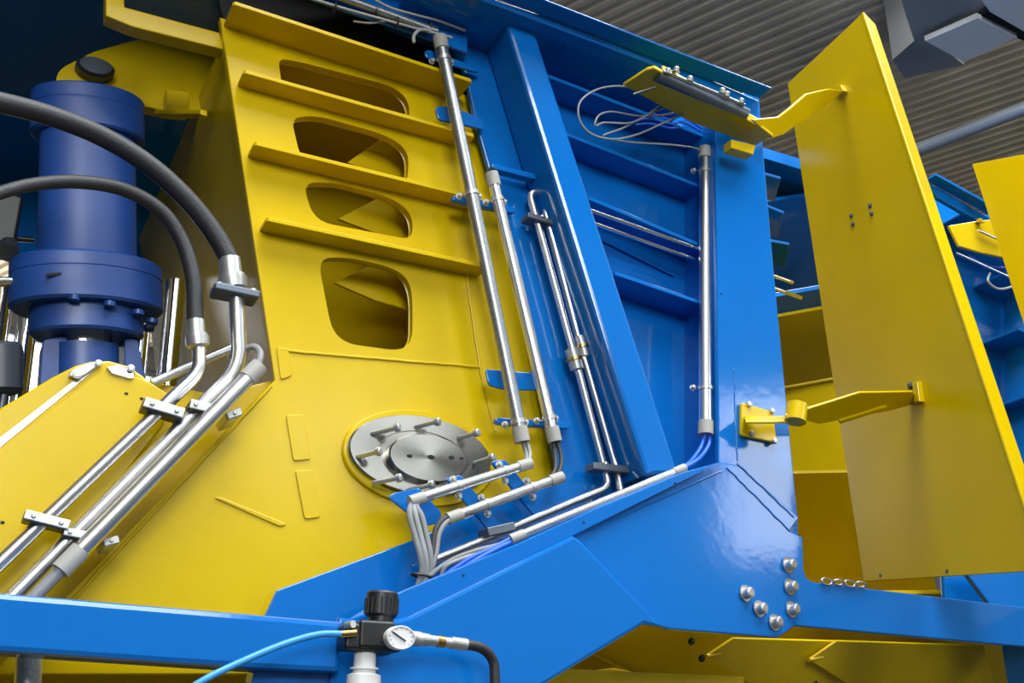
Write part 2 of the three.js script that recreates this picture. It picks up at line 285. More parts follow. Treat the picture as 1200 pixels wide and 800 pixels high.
{ // steel bearing cover
  const c = thing('bearing_cover', 'round brushed steel bearing cover with studs on the yellow plate', 'bearing cover');
  const ctr = P(494, 533, 0.022), rx = P(577, 533, 0.022).distanceTo(P(411, 533, 0.022)) / 2, ry = P(494, 487, 0.022).distanceTo(P(494, 579, 0.022)) / 2, k = ry / rx;
  const ax = ctr.clone().add(ZP);
  part(c, 'flange_ring', lathe(sharp([[0.001, -0.02], [rx, -0.02], [rx, 0.002], [rx - 0.004, 0.006], [rx * 0.6, 0.006], [rx * 0.585, 0.002], [0.001, 0.002]]), ctr, ax, k, 96), M.brushed);
  const cc = P(503, 536, 0.055), cx = P(549, 536, 0.055).distanceTo(P(457, 536, 0.055)) / 2;
  const cap = part(c, 'hub_cap', lathe(sharp([[0.001, -0.04], [cx, -0.04], [cx, -0.004], [cx - 0.004, 0], [0.001, 0.0005]]), cc, cc.clone().add(ZP), k * 1.08, 96), M.brushed);
  for (const [x, y, r] of [[480, 534, 0.0075], [505, 535.5, 0.01], [529, 536, 0.008], [541, 537, 0.005]]) part(cap, 'tapped_hole', zlathe([[0.001, 0], [r, 0], [r, 0.0012], [0.001, 0.0012]], P(x, y, 0.0552), 0.62, 20), M.blackGap);
  for (const [x0, y0, x1, y1] of [[437, 508, 465, 501], [488, 500, 512, 494], [420, 535, 443, 529], [437, 566, 467, 560], [538, 513, 558, 507], [556, 543, 576, 536], [478, 575, 505, 568]]) {
    const a = P(x0, y0, 0.03), b = P(x1, y1, 0.085), s = part(c, 'stud', sweep([a, b], 0.0062, 12), M.zinc);
    part(s, 'nut', hexGeo(b.clone().lerp(a, 0.06), b.clone().sub(a), 0.0115, 0.012, { washer: false }), M.zinc);
  }
}

const frame = thing('machine_stand', 'bright blue welded steel frame with slanted box beam, ribbed bay and lower arm', 'frame');
{
  const f = frame, b = M.blue;
  part(f, 'column_web', plate([[520, 18], [600, 30], [800, 570], [700, 640], [480, 760], [300, 745], [325, 691], [480, 634], [560, 600], [657, 560], [652, 540], [590, 240], [574, 200], [560, 150], [556, 135], [547, 90], [540, 70], [525, 52]], 0.05, 0.02), b);
  // slanted box beam
  const zb = 0.2, l0 = P(594, 26, zb), l1 = P(757, 556, zb), r0 = P(625, 30, zb), r1 = P(796, 556, zb);
  part(f, 'box_beam', slab([l0, l1, r1, r0], 0.15, { bevel: 0.012, face: ZP }), b);
  // bay behind: back panel, side wall and shelves
  part(f, 'bay_panel', plate([[600, 40], [640, 60], [800, 130], [828, 130], [818, 575], [720, 575]], 0.028, 0.015), b);
  const w0 = P(836, 100, 0.19), w1 = P(842, 560, 0.19);
  part(f, 'bay_side_wall', slab([w0, w1, V(w1.x, w1.y, 0.02), V(w0.x, w0.y, 0.02)], 0.012, { face: V(-1, 0, 0) }), b);
  for (const [a, c, z] of [[[654, 122], [800, 176], 0.13], [[676, 188], [795, 233], 0.125], [[700, 262], [795, 302], 0.13], [[728, 350], [788, 368], 0.14]]) {
    const A = P(a[0] - 30, a[1] - 12, 0.03), C = P(c[0], c[1], 0.03); A.x = Math.max(A.x, 0); const xr = w0.x - 0.004;
    const k = (xr - A.x) / (C.x - A.x), E = A.clone().lerp(C, k);
    part(f, 'bay_shelf', slab([A, E, V(E.x, E.y, z), V(A.x, A.y, z)], 0.012, { bevel: 0.0015, face: V(0, -1, 0) }), b);
  }
  part(f, 'bay_lip', slab([P(690, 268, 0.034), P(790, 317, 0.034), P(790, 323, 0.04), P(690, 273, 0.04)], 0.004, { face: ZP }), b);
  // post on the right of the bay
  part(f, 'post', plate([[838, 120], [889, 102], [896, 200], [915, 400], [935, 604], [936, 640], [843, 640], [841, 400]], 0.2, 0.02, { bevel: 0.004 }), b);
  part(f, 'post_side', slab([P(889, 102, 0.2), P(936, 640, 0.2), P(936, 640, 0.2).add(V(0, 0, -0.2)), P(889, 102, 0.2).add(V(0, 0, -0.2))].map(p => p.add(V(-0.001, 0, -0.002))), 0.012, { face: V(1, 0, 0) }), b);
  for (const [x0, y0, x1, y1] of [[860, 430, 861, 480], [861, 480, 864, 540], [864, 543, 930, 606], [852, 548, 925, 622], [690, 622, 845, 552]]) { const n = 20, pts = [], r = rng(5); for (let i = 0; i <= n; i++) { const t = i / n; pts.push(P(x0 + (x1 - x0) * t + (r() - 0.5), y0 + (y1 - y0) * t + (r() - 0.5), y0 > 541 ? 0.2225 : 0.2)); } part(f, 'weld_bead', sweep(pts, 0.0026, 8), b); }
  for (const list of [[[890, 203], [915, 210], [908, 237], [896, 234]], [[893, 240], [919, 251], [912, 280], [900, 276]], [[897, 282], [926, 290], [920, 312], [903, 312]]]) part(f, 'rib_end', slab([P(list[0][0], list[0][1], 0.0), P(list[1][0], list[1][1], 0.0), P(list[2][0], list[2][1], -0.13), P(list[3][0], list[3][1], -0.13)], 0.012, { face: V(0, -1, 0) }), b);
  // top beam: web strip, overhanging flange, underside
  part(f, 'beam_web', plate([[500, -34], [582, 0], [700, 39], [835, 94], [889, 118], [889, 150], [862, 150], [833, 103], [700, 46], [575, 3], [490, -30]], 0.26, 0.02), b);
  const t0 = P(480, -40, 0.26), t1 = P(889, 116, 0.26);
  part(f, 'beam_top_flange', slab([t0, t1, V(t1.x, t1.y, 0.325), V(t0.x, t0.y, 0.325)], 0.006, { face: V(0, -1, 0) }), b);
  const u0 = P(490, -28, 0.258), u1 = P(836, 102, 0.258);
  part(f, 'beam_soffit', slab([u0, u1, V(u1.x, u1.y, -0.1), V(u0.x, u0.y, -0.1)], 0.012, { face: V(0, -1, 0) }), b);
  for (const [a, c] of [[[535, 27], [557, 13]], [[642, 73], [663, 56]]]) part(f, 'beam_gusset', slab([P(a[0], a[1], 0.06), P(c[0], c[1], 0.2), P(c[0], c[1] - 6, 0.2), P(a[0], a[1] - 18, 0.06)], 0.008, { face: V(-1, 0, 0) }), b);
  for (const [x, y] of [[570, 17], [637, 42], [680, 56], [727, 74]]) part(f, 'bolt', hexGeo(PY(x, y, P(x, y, 0.15).y), V(0, -1, 0), 0.009, 0.008), M.darkSteel);
  part(f, 'gap_shade_plate', plate([[240, -60], [420, -60], [560, 60], [560, 135], [548, 118], [262, 22]], -0.012, 0.02), M.blackGap);  // black plate across the tray gap: the shade there put into its colour
  // cable tray at the top
  part(f, 'cable_tray', plate([[330, -14], [470, -14], [548, 34], [548, 62], [500, 44], [410, 14]], 0.1, 0.012), b);
  part(f, 'deck', new THREE.BoxGeometry(2.1, 0.05, 1.8).translate(0.1, 3.74, -0.66), b);
  part(f, 'deck_back', new THREE.BoxGeometry(2.3, 0.35, 0.04).translate(0.1, 3.55, -1.55), b);
  // lower arm, gusset, tie bar
  part(f, 'arm_plate', plate([[480, 722], [672, 627], [680, 632], [775, 734], [755, 731], [640, 801], [560, 850], [380, 850], [394, 735], [398, 722], [440, 730]], 0.27, 0.024, { bevel: 0.009 }), b);
  part(f, 'arm_flange', slab([P(470, 729, 0.262), P(676, 627, 0.262), P(845, 541, 0.236), P(800, 553, 0.236), P(700, 594, 0.236), P(610, 635, 0.24), P(480, 688, 0.24), P(440, 705, 0.24)].map(p => { p.z = 0.24; return p; }), 0.012, { face: ZP, bevel: 0.004 }), b);
  part(f, 'arm_ledge', slab([P(405, 727, 0.24), P(470, 698, 0.24), P(500, 684, 0.06), P(440, 700, 0.06)], 0.01, { face: V(0, 1, 0) }), b);
  part(f, 'gusset_plate', plate([[655, 645], [700, 598], [845, 541], [866, 545], [937, 606], [925, 622], [941, 629], [942, 668], [946, 678], [955, 682], [1260, 718], [1260, 763], [932, 733], [912, 747], [785, 737], [765, 731]], 0.222, 0.02, { bevel: 0.004 }), b);
  for (const [x, y] of [[923, 662], [925, 687.5], [927, 714], [873, 695], [889, 713], [907, 729]]) part(f, 'bolt', hexGeo(P(x, y, 0.222), V(0.2, 0, 1), 0.0165, 0.018), M.zinc);
  for (const [x, y] of [[543, 674], [684, 612], [791, 566], [845, 344]]) part(f, 'hole', zlathe([[0.001, 0], [0.0035, 0], [0.0035, 0.0008], [0.001, 0.0008]], P(x, y, y < 500 ? 0.2 : 0.24), 1, 14), M.blackGap);
  // feet down to the floor
  const foot = (x, z) => part(f, 'leg', new THREE.BoxGeometry(0.16, 1.86, 0.16).translate(x, 0.93, z), b);
  foot(P(480, 800, 0.2).x, 0.15); foot(-0.6, -1.3);
  part(f, 'rear_column', new THREE.BoxGeometry(0.12, 1.9, 0.12).translate(-0.6, 2.8, -1.3), b);
  // bracket tabs for the conduits
  const tab = (list, z, t = 0.01) => part(f, 'bracket_tab', plate(round(list, 5), z, t, { bevel: 0.002 }), b);
  tab([[510, 125], [528, 124], [566, 139], [568, 152], [540, 145], [514, 140]], 0.075);
  tab([[497, 60], [504, 58], [563, 80], [561, 85], [500, 68]], 0.085);
  tab([[531, 228], [596, 240], [606, 248], [598, 249], [531, 235]], 0.085, 0.02);
  tab([[576, 191], [630, 204], [634, 209], [628, 210], [578, 197]], 0.11, 0.03);
  tab([[569, 432], [600, 435], [632, 437], [634, 457], [590, 456], [573, 451]], 0.075);
  tab([[581, 489], [668, 494], [671, 500], [665, 502], [582, 496]], 0.085, 0.02);
  tab([[575, 540], [592, 538], [618, 570], [640, 600], [626, 604], [600, 572]], 0.11);
  tab([[522, 560], [540, 556], [568, 590], [592, 622], [578, 626], [548, 592]], 0.11);
  tab([[455, 582], [462, 577], [492, 571], [498, 580], [518, 600], [516, 612], [500, 616], [492, 612]], 0.115);
}
{
  const c = thing('crossbeam', 'blue horizontal beam crossing the bottom left in front of the pipes', 'beam');
  part(c, 'beam', plate([[-60, 690], [0, 694], [330, 722], [402, 728], [398, 788], [290, 783], [-60, 760]], 0.31, 0.1, { bevel: 0.012 }), M.blue);
  part(c, 'stub', plate([[300, 778], [396, 782], [392, 860], [280, 860]], 0.26, 0.06), M.blue);
  const p = P(-40, 725, 0.26); part(c, 'leg', new THREE.BoxGeometry(0.1, p.y, 0.08).translate(p.x, p.y / 2, 0.25), M.blue);
}
// ================================================================ HYDRAULIC CYLINDER
{
  const c = thing('hydraulic_cylinder', 'dark blue hydraulic cylinder with bolted flange at the left', 'hydraulic cylinder');
  const Z = -0.3, A = P(102, 455, Z), B = P(104, 80, Z), s = scaleAt(P(103, 300, Z)) * 1.0, k = 0.6;
  const at = y => P(102.5, y, Z).distanceTo(A), L = (half, y) => [half * s, at(y)];
  part(c, 'barrel', lathe(sharp([[0.001, at(312)], L(55, 312), L(55, 158), [0.001, at(158)]]), A, B, k, 64), M.cylinderBlue);
  part(c, 'top_flange', lathe(sharp([[0.001, at(163)], L(62, 163), L(66, 161), L(66, 134), L(65, 133), L(65, 132), L(66, 131), L(66, 117), L(64, 115), [0.001, at(115)]]), A, B, k, 64), M.cylinderBlue);
  const fl = part(c, 'flange', lathe(sharp([[0.001, at(366)], L(80, 366), L(84, 363), L(84, 331), L(83, 330), L(83, 329), L(84, 328), L(84, 314), L(80, 311), [0.001, at(311)]]), A, B, k, 72), M.cylinderBlue);
  part(c, 'gland', lathe(sharp([[0.001, at(396)], L(58, 396), L(62, 393), L(62, 364), [0.001, at(364)]]), A, B, k, 64), M.cylinderBlue);
  part(c, 'rod_end', lathe(sharp([[0.001, at(446)], L(32, 446), L(34, 443), L(34, 405), [0.001, at(405)]]), A, B, k, 48), M.cylinderBlue);
  part(c, 'piston_rod', lathe(sharp([[0.001, at(406)], L(27, 406), L(27, 390), [0.001, at(390)]]), A, B, k, 48), M.chrome);
  for (let i = 0; i < 12; i++) { const a = (i + 0.5) / 12 * 2 * Math.PI, q = P(102.5, 366, Z).add(V(Math.cos(a) * 73 * s, 0, Math.sin(a) * 73 * s * k)); part(fl, 'bolt', hexGeo(q, V(0, -1, 0), 0.016, 0.012, { washer: false, six: 14 }), M.cylinderBlue); }
  part(fl, 'slot_mark', plate([[54, 320], [76, 318], [76, 322], [54, 324]], Z + 84 * s * k * 0.92, 0.004), M.blackGap);
  part(c, 'fork_cheek', plate(round([[50, 398], [80, 392], [82, 470], [44, 480]], 4), Z + 0.02, 0.09), M.cylinderBlue);
  part(c, 'fork_cheek', plate(round([[146, 394], [162, 398], [170, 440], [172, 480], [146, 480]], 4), Z + 0.02, 0.09), M.cylinderBlue);
}
// ================================================================ LEVER ARM
{
  const a = thing('lever_arm', 'yellow lever arm with rounded top and steel slot below the cylinder', 'lever arm');
  const z = 0.06;
  part(a, 'arm', plate([[-40, 508], [0, 478], [62, 441], [88, 428], [106, 423], [128, 422], [150, 428], [168, 440], [178, 452], [202, 463], [192, 498], [150, 552], [60, 648], [-40, 748]], z, 0.06, { bevel: 0.006 }), M.yellow);
  part(a, 'face_plate', plate([[-40, 560], [-10, 533], [126, 428], [176, 448], [200, 463], [190, 499], [148, 552], [62, 640], [-40, 738]], z + 0.012, 0.014, { bevel: 0.003 }), M.yellow);
  part(a, 'slot_strip', plate([[-40, 557], [-40, 543], [112, 426], [120, 426]], z + 0.003, 0.006, { bevel: 0.001 }), M.steel);
  const cap = part(a, 'retainer', plate(round([[80, 442, 8], [82, 434, 6], [106, 424, 6], [120, 424, 5], [112, 431], [96, 442, 6]], 4), z + 0.012, 0.014), M.zinc);
  part(cap, 'bolt', hexGeo(P(90, 439, z + 0.013), ZP, 0.011, 0.008, { washer: false, six: 14 }), M.zinc); part(cap, 'bolt', hexGeo(P(115, 426, z + 0.013), ZP, 0.008, 0.008, { washer: false, six: 14 }), M.zinc);
  const w = part(a, 'cover_washer', plate(round([[124, 430], [140, 427], [158, 434], [158, 446, 8], [130, 438]], 3), z + 0.018, 0.008), M.chrome); part(w, 'bolt', hexGeo(P(153, 432, z + 0.019), ZP, 0.009, 0.008, { washer: false, six: 14 }), M.zinc);
  for (const [x, y] of [[148, 461], [166, 467], [3, 612]]) part(a, 'hole', zlathe([[0.001, 0], [0.0045, 0], [0.0045, 0.001], [0.001, 0.001]], P(x, y, z + 0.0122), 0.7, 14), M.blackGap);
}
// ================================================================ HOSES AND PIPES AT THE LEFT
function along(a, b, t) { return a.clone().lerp(b, t); }
function fitting(g, a, b, r, mat = M.zinc) {                // ferrule and nut between a (hose side) and b (pipe side)
  const fe = part(g, 'ferrule', sweep([along(a, b, -0.05), along(a, b, 0.5)], r * 1.08, 24), mat);
  part(g, 'collar', sweep([along(a, b, 0.5), along(a, b, 0.6)], r * 1.35, 24), mat);
  part(g, 'nut', hexGeo(along(a, b, 0.6), b.clone().sub(a), r * 1.55, a.distanceTo(b) * 0.34, { washer: false }), mat);
  return fe;
}
{
  const z = 0.1, h = thing('hydraulic_hose', 'thick black hydraulic hose, upper of two, arching over the cylinder', 'hose', 'black hoses');
  const e = P(269, 305, z), r = scaleAt(e) * 11.5;
  part(h, 'hose', sweep(spline([P(-40, 112, 0.2), P(0, 120, 0.19), P(60, 136, 0.17), P(120, 160, 0.15), P(178, 196, 0.13), P(226, 241, 0.11), P(256, 281, 0.1), e], 60), r, 20), M.rubber);
  fitting(h, e, P(274, 341, z), r);
  const h2 = thing('hydraulic_hose', 'thinner black hydraulic hose, lower of two, looping across the cylinder', 'hose', 'black hoses');
  const e2 = P(229, 377, z), r2 = scaleAt(e2) * 9.6;
  part(h2, 'hose', sweep(spline([P(-40, 242, 0.2), P(0, 226, 0.18), P(40, 216, 0.16), P(92, 213, 0.14), P(148, 223, 0.12), P(190, 248, 0.11), P(214, 284, 0.1), P(226, 325, 0.1), e2], 60), [r2 * 0.75, r2], 20), M.rubber);
  fitting(h2, e2, P(232, 408, z), r2);
}
{
  const path = fillet([P(277, 345, 0.1), P(281, 432, 0.11), P(225, 487, 0.115), P(-30, 745, 0.115)], 0.06);
  single('hydraulic_pipe', 'bright steel pipe bending down from the upper black hose along the lever arm', 'pipe', sweep(path, scaleAt(P(280, 400, 0.1)) * 9, 22), M.steel);
  const path2 = fillet([P(233, 405, 0.1), P(234, 437, 0.11), P(200, 468, 0.125), P(-40, 698, 0.125)], 0.05);
  single('hydraulic_pipe', 'bright steel pipe bending down from the lower black hose across the lever arm', 'pipe', sweep(path2, scaleAt(P(233, 420, 0.1)) * 7.8, 22), M.steel);
  const k = thing('cable_conduit', 'wide steel conduit with grey end caps lying beside the bent hydraulic pipes', 'conduit');
  const a = P(296, 437, 0.15), b = P(84, 655, 0.15), r = scaleAt(a) * 9.6;
  part(k, 'tube', sweep([a, b], r, 22), M.steel); 
  part(k, 'end_cap', sweep([along(a, b, -0.045), along(a, b, 0.035)], r * 1.12, 22), M.capGrey); part(k, 'end_cap', sweep([along(a, b, 0.955), along(a, b, 1.055)], r * 1.12, 22), M.capGrey);
  single('cable', 'grey cable curling out of the upper end of the wide conduit', 'cable', sweep(spline([along(a, b, 0.02), P(303, 425, 0.15), P(305, 413, 0.14), P(298, 406, 0.12), P(289, 410, 0.1), P(286, 425, 0.08)], 24), 0.008, 12), M.cableGrey);
  single('cable', 'short thick grey cable leaving the lower end of the wide conduit', 'cable', sweep([along(a, b, 1.0), P(30, 710, 0.15)], r * 0.7, 14), M.cableGrey);
  single('drain_pipe', 'thin steel pipe slanting behind the two hose fittings', 'pipe', sweep([P(178, 449, -0.02), P(272, 408, -0.02)], 0.012, 14), M.steel);
  single('vertical_pipe', 'short upright steel pipe below the blue crossbeam', 'pipe', sweep([P(34, 740, 0.12), P(32, 840, 0.12)], 0.026, 18), M.galvanised);
}
function clampBlock(label, x, y, z, dx, dy, w, h, d, mats = [M.zinc, M.darkSteel], bolts = [-0.3, 0.3]) { // pipe clamp: top plate, body, two bolts
  const c = thing('pipe_clamp', label, 'clamp'); const p = P(x, y, z), s = scaleAt(p), X = P(x + dx, y + dy, z).sub(p).normalize();
  const Yd = ZP.clone().cross(X);
  part(c, 'body', block(p.clone().addScaledVector(ZP, -d * 0.55), X, ZP, w * s, h * s, d, 0.004), mats[1]);
  const t = part(c, 'top_plate', block(p.clone().addScaledVector(ZP, 0.004), X, ZP, w * s * 0.98, h * s * 0.92, 0.007, 0.002), mats[0]);
  for (const k of bolts) part(t, 'bolt', hexGeo(p.clone().addScaledVector(X, w * s * k).addScaledVector(ZP, 0.007), ZP, h * s * 0.24, 0.006, { washer: false }), M.zinc);
  return c;
}
clampBlock('upper pipe clamp with two bolts on the lower-hose pipe', 192, 478, 0.158, 40, 12, 48, 13, 0.05);
clampBlock('upper clamp on the upper-hose pipe, half hidden behind the conduit', 238, 477, 0.15, 40, 10, 32, 12, 0.06);
clampBlock('small clamp end poking out right of the wide conduit, upper', 274, 485, 0.12, 40, -14, 18, 10, 0.1, [M.zinc, M.zinc], [0]);
clampBlock('lower pipe clamp with two bolts on the lower-hose pipe', 55, 609, 0.158, 40, 10, 52, 12, 0.05);
clampBlock('lower clamp on the upper-hose pipe, half hidden behind the conduit', 92, 626, 0.15, 40, 8, 34, 10, 0.06);
clampBlock('small clamp end poking out right of the wide conduit, lower', 130, 634, 0.12, 40, -10, 18, 10, 0.1, [M.zinc, M.zinc], [0]);
{
  const c = thing('pipe_clamp', 'flat clamp plate under the nut of the upper hose', 'clamp'), p = P(275, 345, 0.1), s = scaleAt(p);
  part(c, 'plate', block(p, V(1, -0.03, 0), ZP, 52 * s, 9 * s, 0.07, 0.004), M.clampGrey);
  for (const k of [-20, 20]) part(c, 'bolt', hexGeo(p.clone().add(V(k * s, 4 * s, 0.012)), V(0, 1, 0), 0.009, 0.008), M.zinc);
}
// ================================================================ CONDUITS ON THE FRAME
function conduit(label, a, b, w, mat, caps, group) {
  const g = thing('cable_conduit', label, 'conduit', group), r = scaleAt(along(a, b, 0.5)) * w / 2, L = a.distanceTo(b);
  part(g, 'tube', sweep([a, along(a, b, 0.5), b], r, 22), mat);
  const n = 0.034 / L;
  if (caps[0]) part(g, 'end_cap', sweep([along(a, b, -n * 0.4), along(a, b, n * 0.8)], r * 1.16, 22), M.capGrey);
  if (caps[1]) part(g, 'end_cap', sweep([along(a, b, 1 - n * 0.8), along(a, b, 1 + n * 0.4)], r * 1.16, 22), M.capGrey);
  return [g, r];
}
function strap(g, a, b, t, r) { const p = along(a, b, t), d = b.clone().sub(a).normalize(); part(g, 'strap', sweep([p.clone().addScaledVector(d, -0.006), p.clone().addScaledVector(d, 0.006)], r * 1.14, 22), M.zinc); const side = d.clone().cross(ZP).normalize(); for (const s of [-1, 1]) part(g, 'strap_screw', hexGeo(p.clone().addScaledVector(side, s * r * 1.7).add(V(0, 0, -0.02)), ZP, 0.007, 0.01), M.zinc); }
{
  const a = P(516, 48, 0.125), b = P(611, 512, 0.125), [g, r] = conduit('longest steel conduit running down the yellow plate beside the openings', a, b, 15.5, M.galvanised, [1, 1]);
  for (const t of [0.05, 0.41, 0.965]) strap(g, a, b, t, r);
  const a2 = P(577, 208, 0.125), b2 = P(649, 512, 0.125), [g2, r2] = conduit('second steel conduit beside the longest one, ending lower down at its top', a2, b2, 14.5, M.steel, [1, 1]);
  for (const t of [0.09, 0.93]) strap(g2, a2, b2, t, r2);
  const a3 = P(617, 544, 0.15), b3 = P(486, 586, 0.15), [g3, r3] = conduit('upper of two short slanted conduits beside the bearing cover', a3, b3, 12, M.steel, [1, 1]);
  for (const t of [0.2, 0.62]) strap(g3, a3, b3, t, r3);
  const a4 = P(654, 560, 0.15), b4 = P(530, 606, 0.15), [g4, r4] = conduit('lower of two short slanted conduits over the blue web', a4, b4, 12, M.steel, [1, 1]);
  for (const t of [0.25, 0.68]) strap(g4, a4, b4, t, r4);
  const a5 = P(798, 550, 0.225), b5 = P(603, 630, 0.225); conduit('long slanted conduit lying along the top of the blue arm', a5, b5, 10, M.steel, [1, 1]);
  const a6 = P(826, 178, 0.15), b6 = P(827, 504, 0.17), [g6, r6] = conduit('upright polished conduit in the ribbed bay next to the post', a6, b6, 15, M.steel, [1, 1]);
  for (const t of [0.08, 0.865]) strap(g6, a6, b6, t, r6);
  // cables between the conduits
  const cab = (label, pts, r, m) => single('cable', label, 'cable', sweep(spline(pts, 30), r, 10), m);
  cab('grey cable linking the longest conduit to the upper slanted conduit, left strand', [b, P(614, 522, 0.125), P(617, 533, 0.135), P(616, 541, 0.145), P(608, 547, 0.15)], 0.006, M.cableGrey);
  cab('grey cable linking the longest conduit to the upper slanted conduit, right strand', [b.clone().add(V(0.008, 0, 0)), P(618, 520, 0.13), P(621, 532, 0.14), P(619, 540, 0.15), P(610, 546, 0.155)], 0.005, M.cableClear);
  cab('dark cable linking the second conduit to the lower slanted conduit, left strand', [b2.clone().add(V(-0.006, 0, 0)), P(649, 522, 0.125), P(651, 540, 0.135), P(650, 552, 0.145), P(642, 562, 0.15)], 0.006, M.cableDark);
  cab('dark cable linking the second conduit to the lower slanted conduit, right strand', [b2.clone().add(V(0.006, 0, 0)), P(654, 520, 0.13), P(658, 538, 0.14), P(655, 553, 0.15), P(646, 561, 0.152)], 0.006, M.cableDark);
  cab('blue cable between upright conduit and arm conduit, upper strand', [b6, P(823, 520, 0.17), P(814, 535, 0.19), P(804, 545, 0.22), P(790, 553, 0.225)], 0.006, M.cableBlue);
  cab('blue cable between upright conduit and arm conduit, lower strand', [b6.clone().add(V(0.012, 0, 0)), P(831, 519, 0.18), P(823, 533, 0.2), P(811, 543, 0.225), P(792, 552, 0.228)], 0.006, M.cableBlue);
  // bundle falling out of the slanted conduits
  const drop = (label, x0, y0, dx, m, r) => cab(label, [P(x0 + 8, y0 - 2, 0.15), P(x0 - 1, y0 + 4, 0.155), P(x0 - 3 + dx, y0 + 16, 0.165), P(x0 + 3 + dx, y0 + 40, 0.17), P(x0 + 9 + dx * 0.8, y0 + 62, 0.175), P(x0 + 11 + dx * 0.5, y0 + 84, 0.17), P(x0 + 4 + dx * 0.4, y0 + 106, 0.16)], r, m);
  drop('outermost light grey cable hanging from the upper slanted conduit', 483, 587, 0, M.cableGrey, 0.0075);
  drop('second light grey cable hanging from the upper slanted conduit', 486, 588, 4, M.cableClear, 0.0075);
  drop('third light grey cable hanging from the upper slanted conduit', 489, 588, 8, M.cableGrey, 0.007);
  cab('dark cable hanging from the lower slanted conduit, left strand', [P(534, 605, 0.15), P(520, 608, 0.155), P(511, 620, 0.16), P(507, 645, 0.165), P(503, 668, 0.165), P(494, 692, 0.16)], 0.0075, M.cableDark);
  cab('dark cable hanging from the lower slanted conduit, right strand', [P(536, 606, 0.153), P(524, 611, 0.158), P(515, 624, 0.163), P(511, 648, 0.168), P(505, 670, 0.168), P(497, 694, 0.163)], 0.0065, M.cableGrey);
  cab('grey cable from arm conduit sweeping left into the bundle', [b5, P(585, 638, 0.22), P(555, 646, 0.205), P(528, 657, 0.19), P(505, 674, 0.18), P(492, 692, 0.17)], 0.006, M.cableGrey);
  cab('second grey cable from arm conduit curling beside the bundle', [b5, P(575, 644, 0.22), P(540, 655, 0.21), P(522, 664, 0.2), P(516, 678, 0.19)], 0.005, M.cableClear);
  cab('bright blue cable from arm conduit, upper strand', [b5.clone().add(V(0, 0.004, 0)), P(580, 641, 0.228), P(555, 652, 0.222), P(530, 668, 0.21), P(512, 682, 0.2)], 0.006, M.cableBlue);
  cab('bright blue cable from arm conduit, lower strand', [b5.clone().add(V(0, -0.006, 0)), P(588, 640, 0.232), P(560, 655, 0.228), P(536, 670, 0.216), P(516, 684, 0.2)], 0.006, M.cableBlue);
  single('cable_tie', 'black cable tie around the grey cable bundle', 'cable tie', (() => { const c = P(495, 675, 0.172), g = new THREE.TorusGeometry(0.027, 0.0035, 8, 28); g.rotateX(Math.PI / 2); g.scale(1, 1, 0.6); g.rotateZ(-0.12); g.translate(c.x, c.y, c.z); return g; })(), M.black);
}
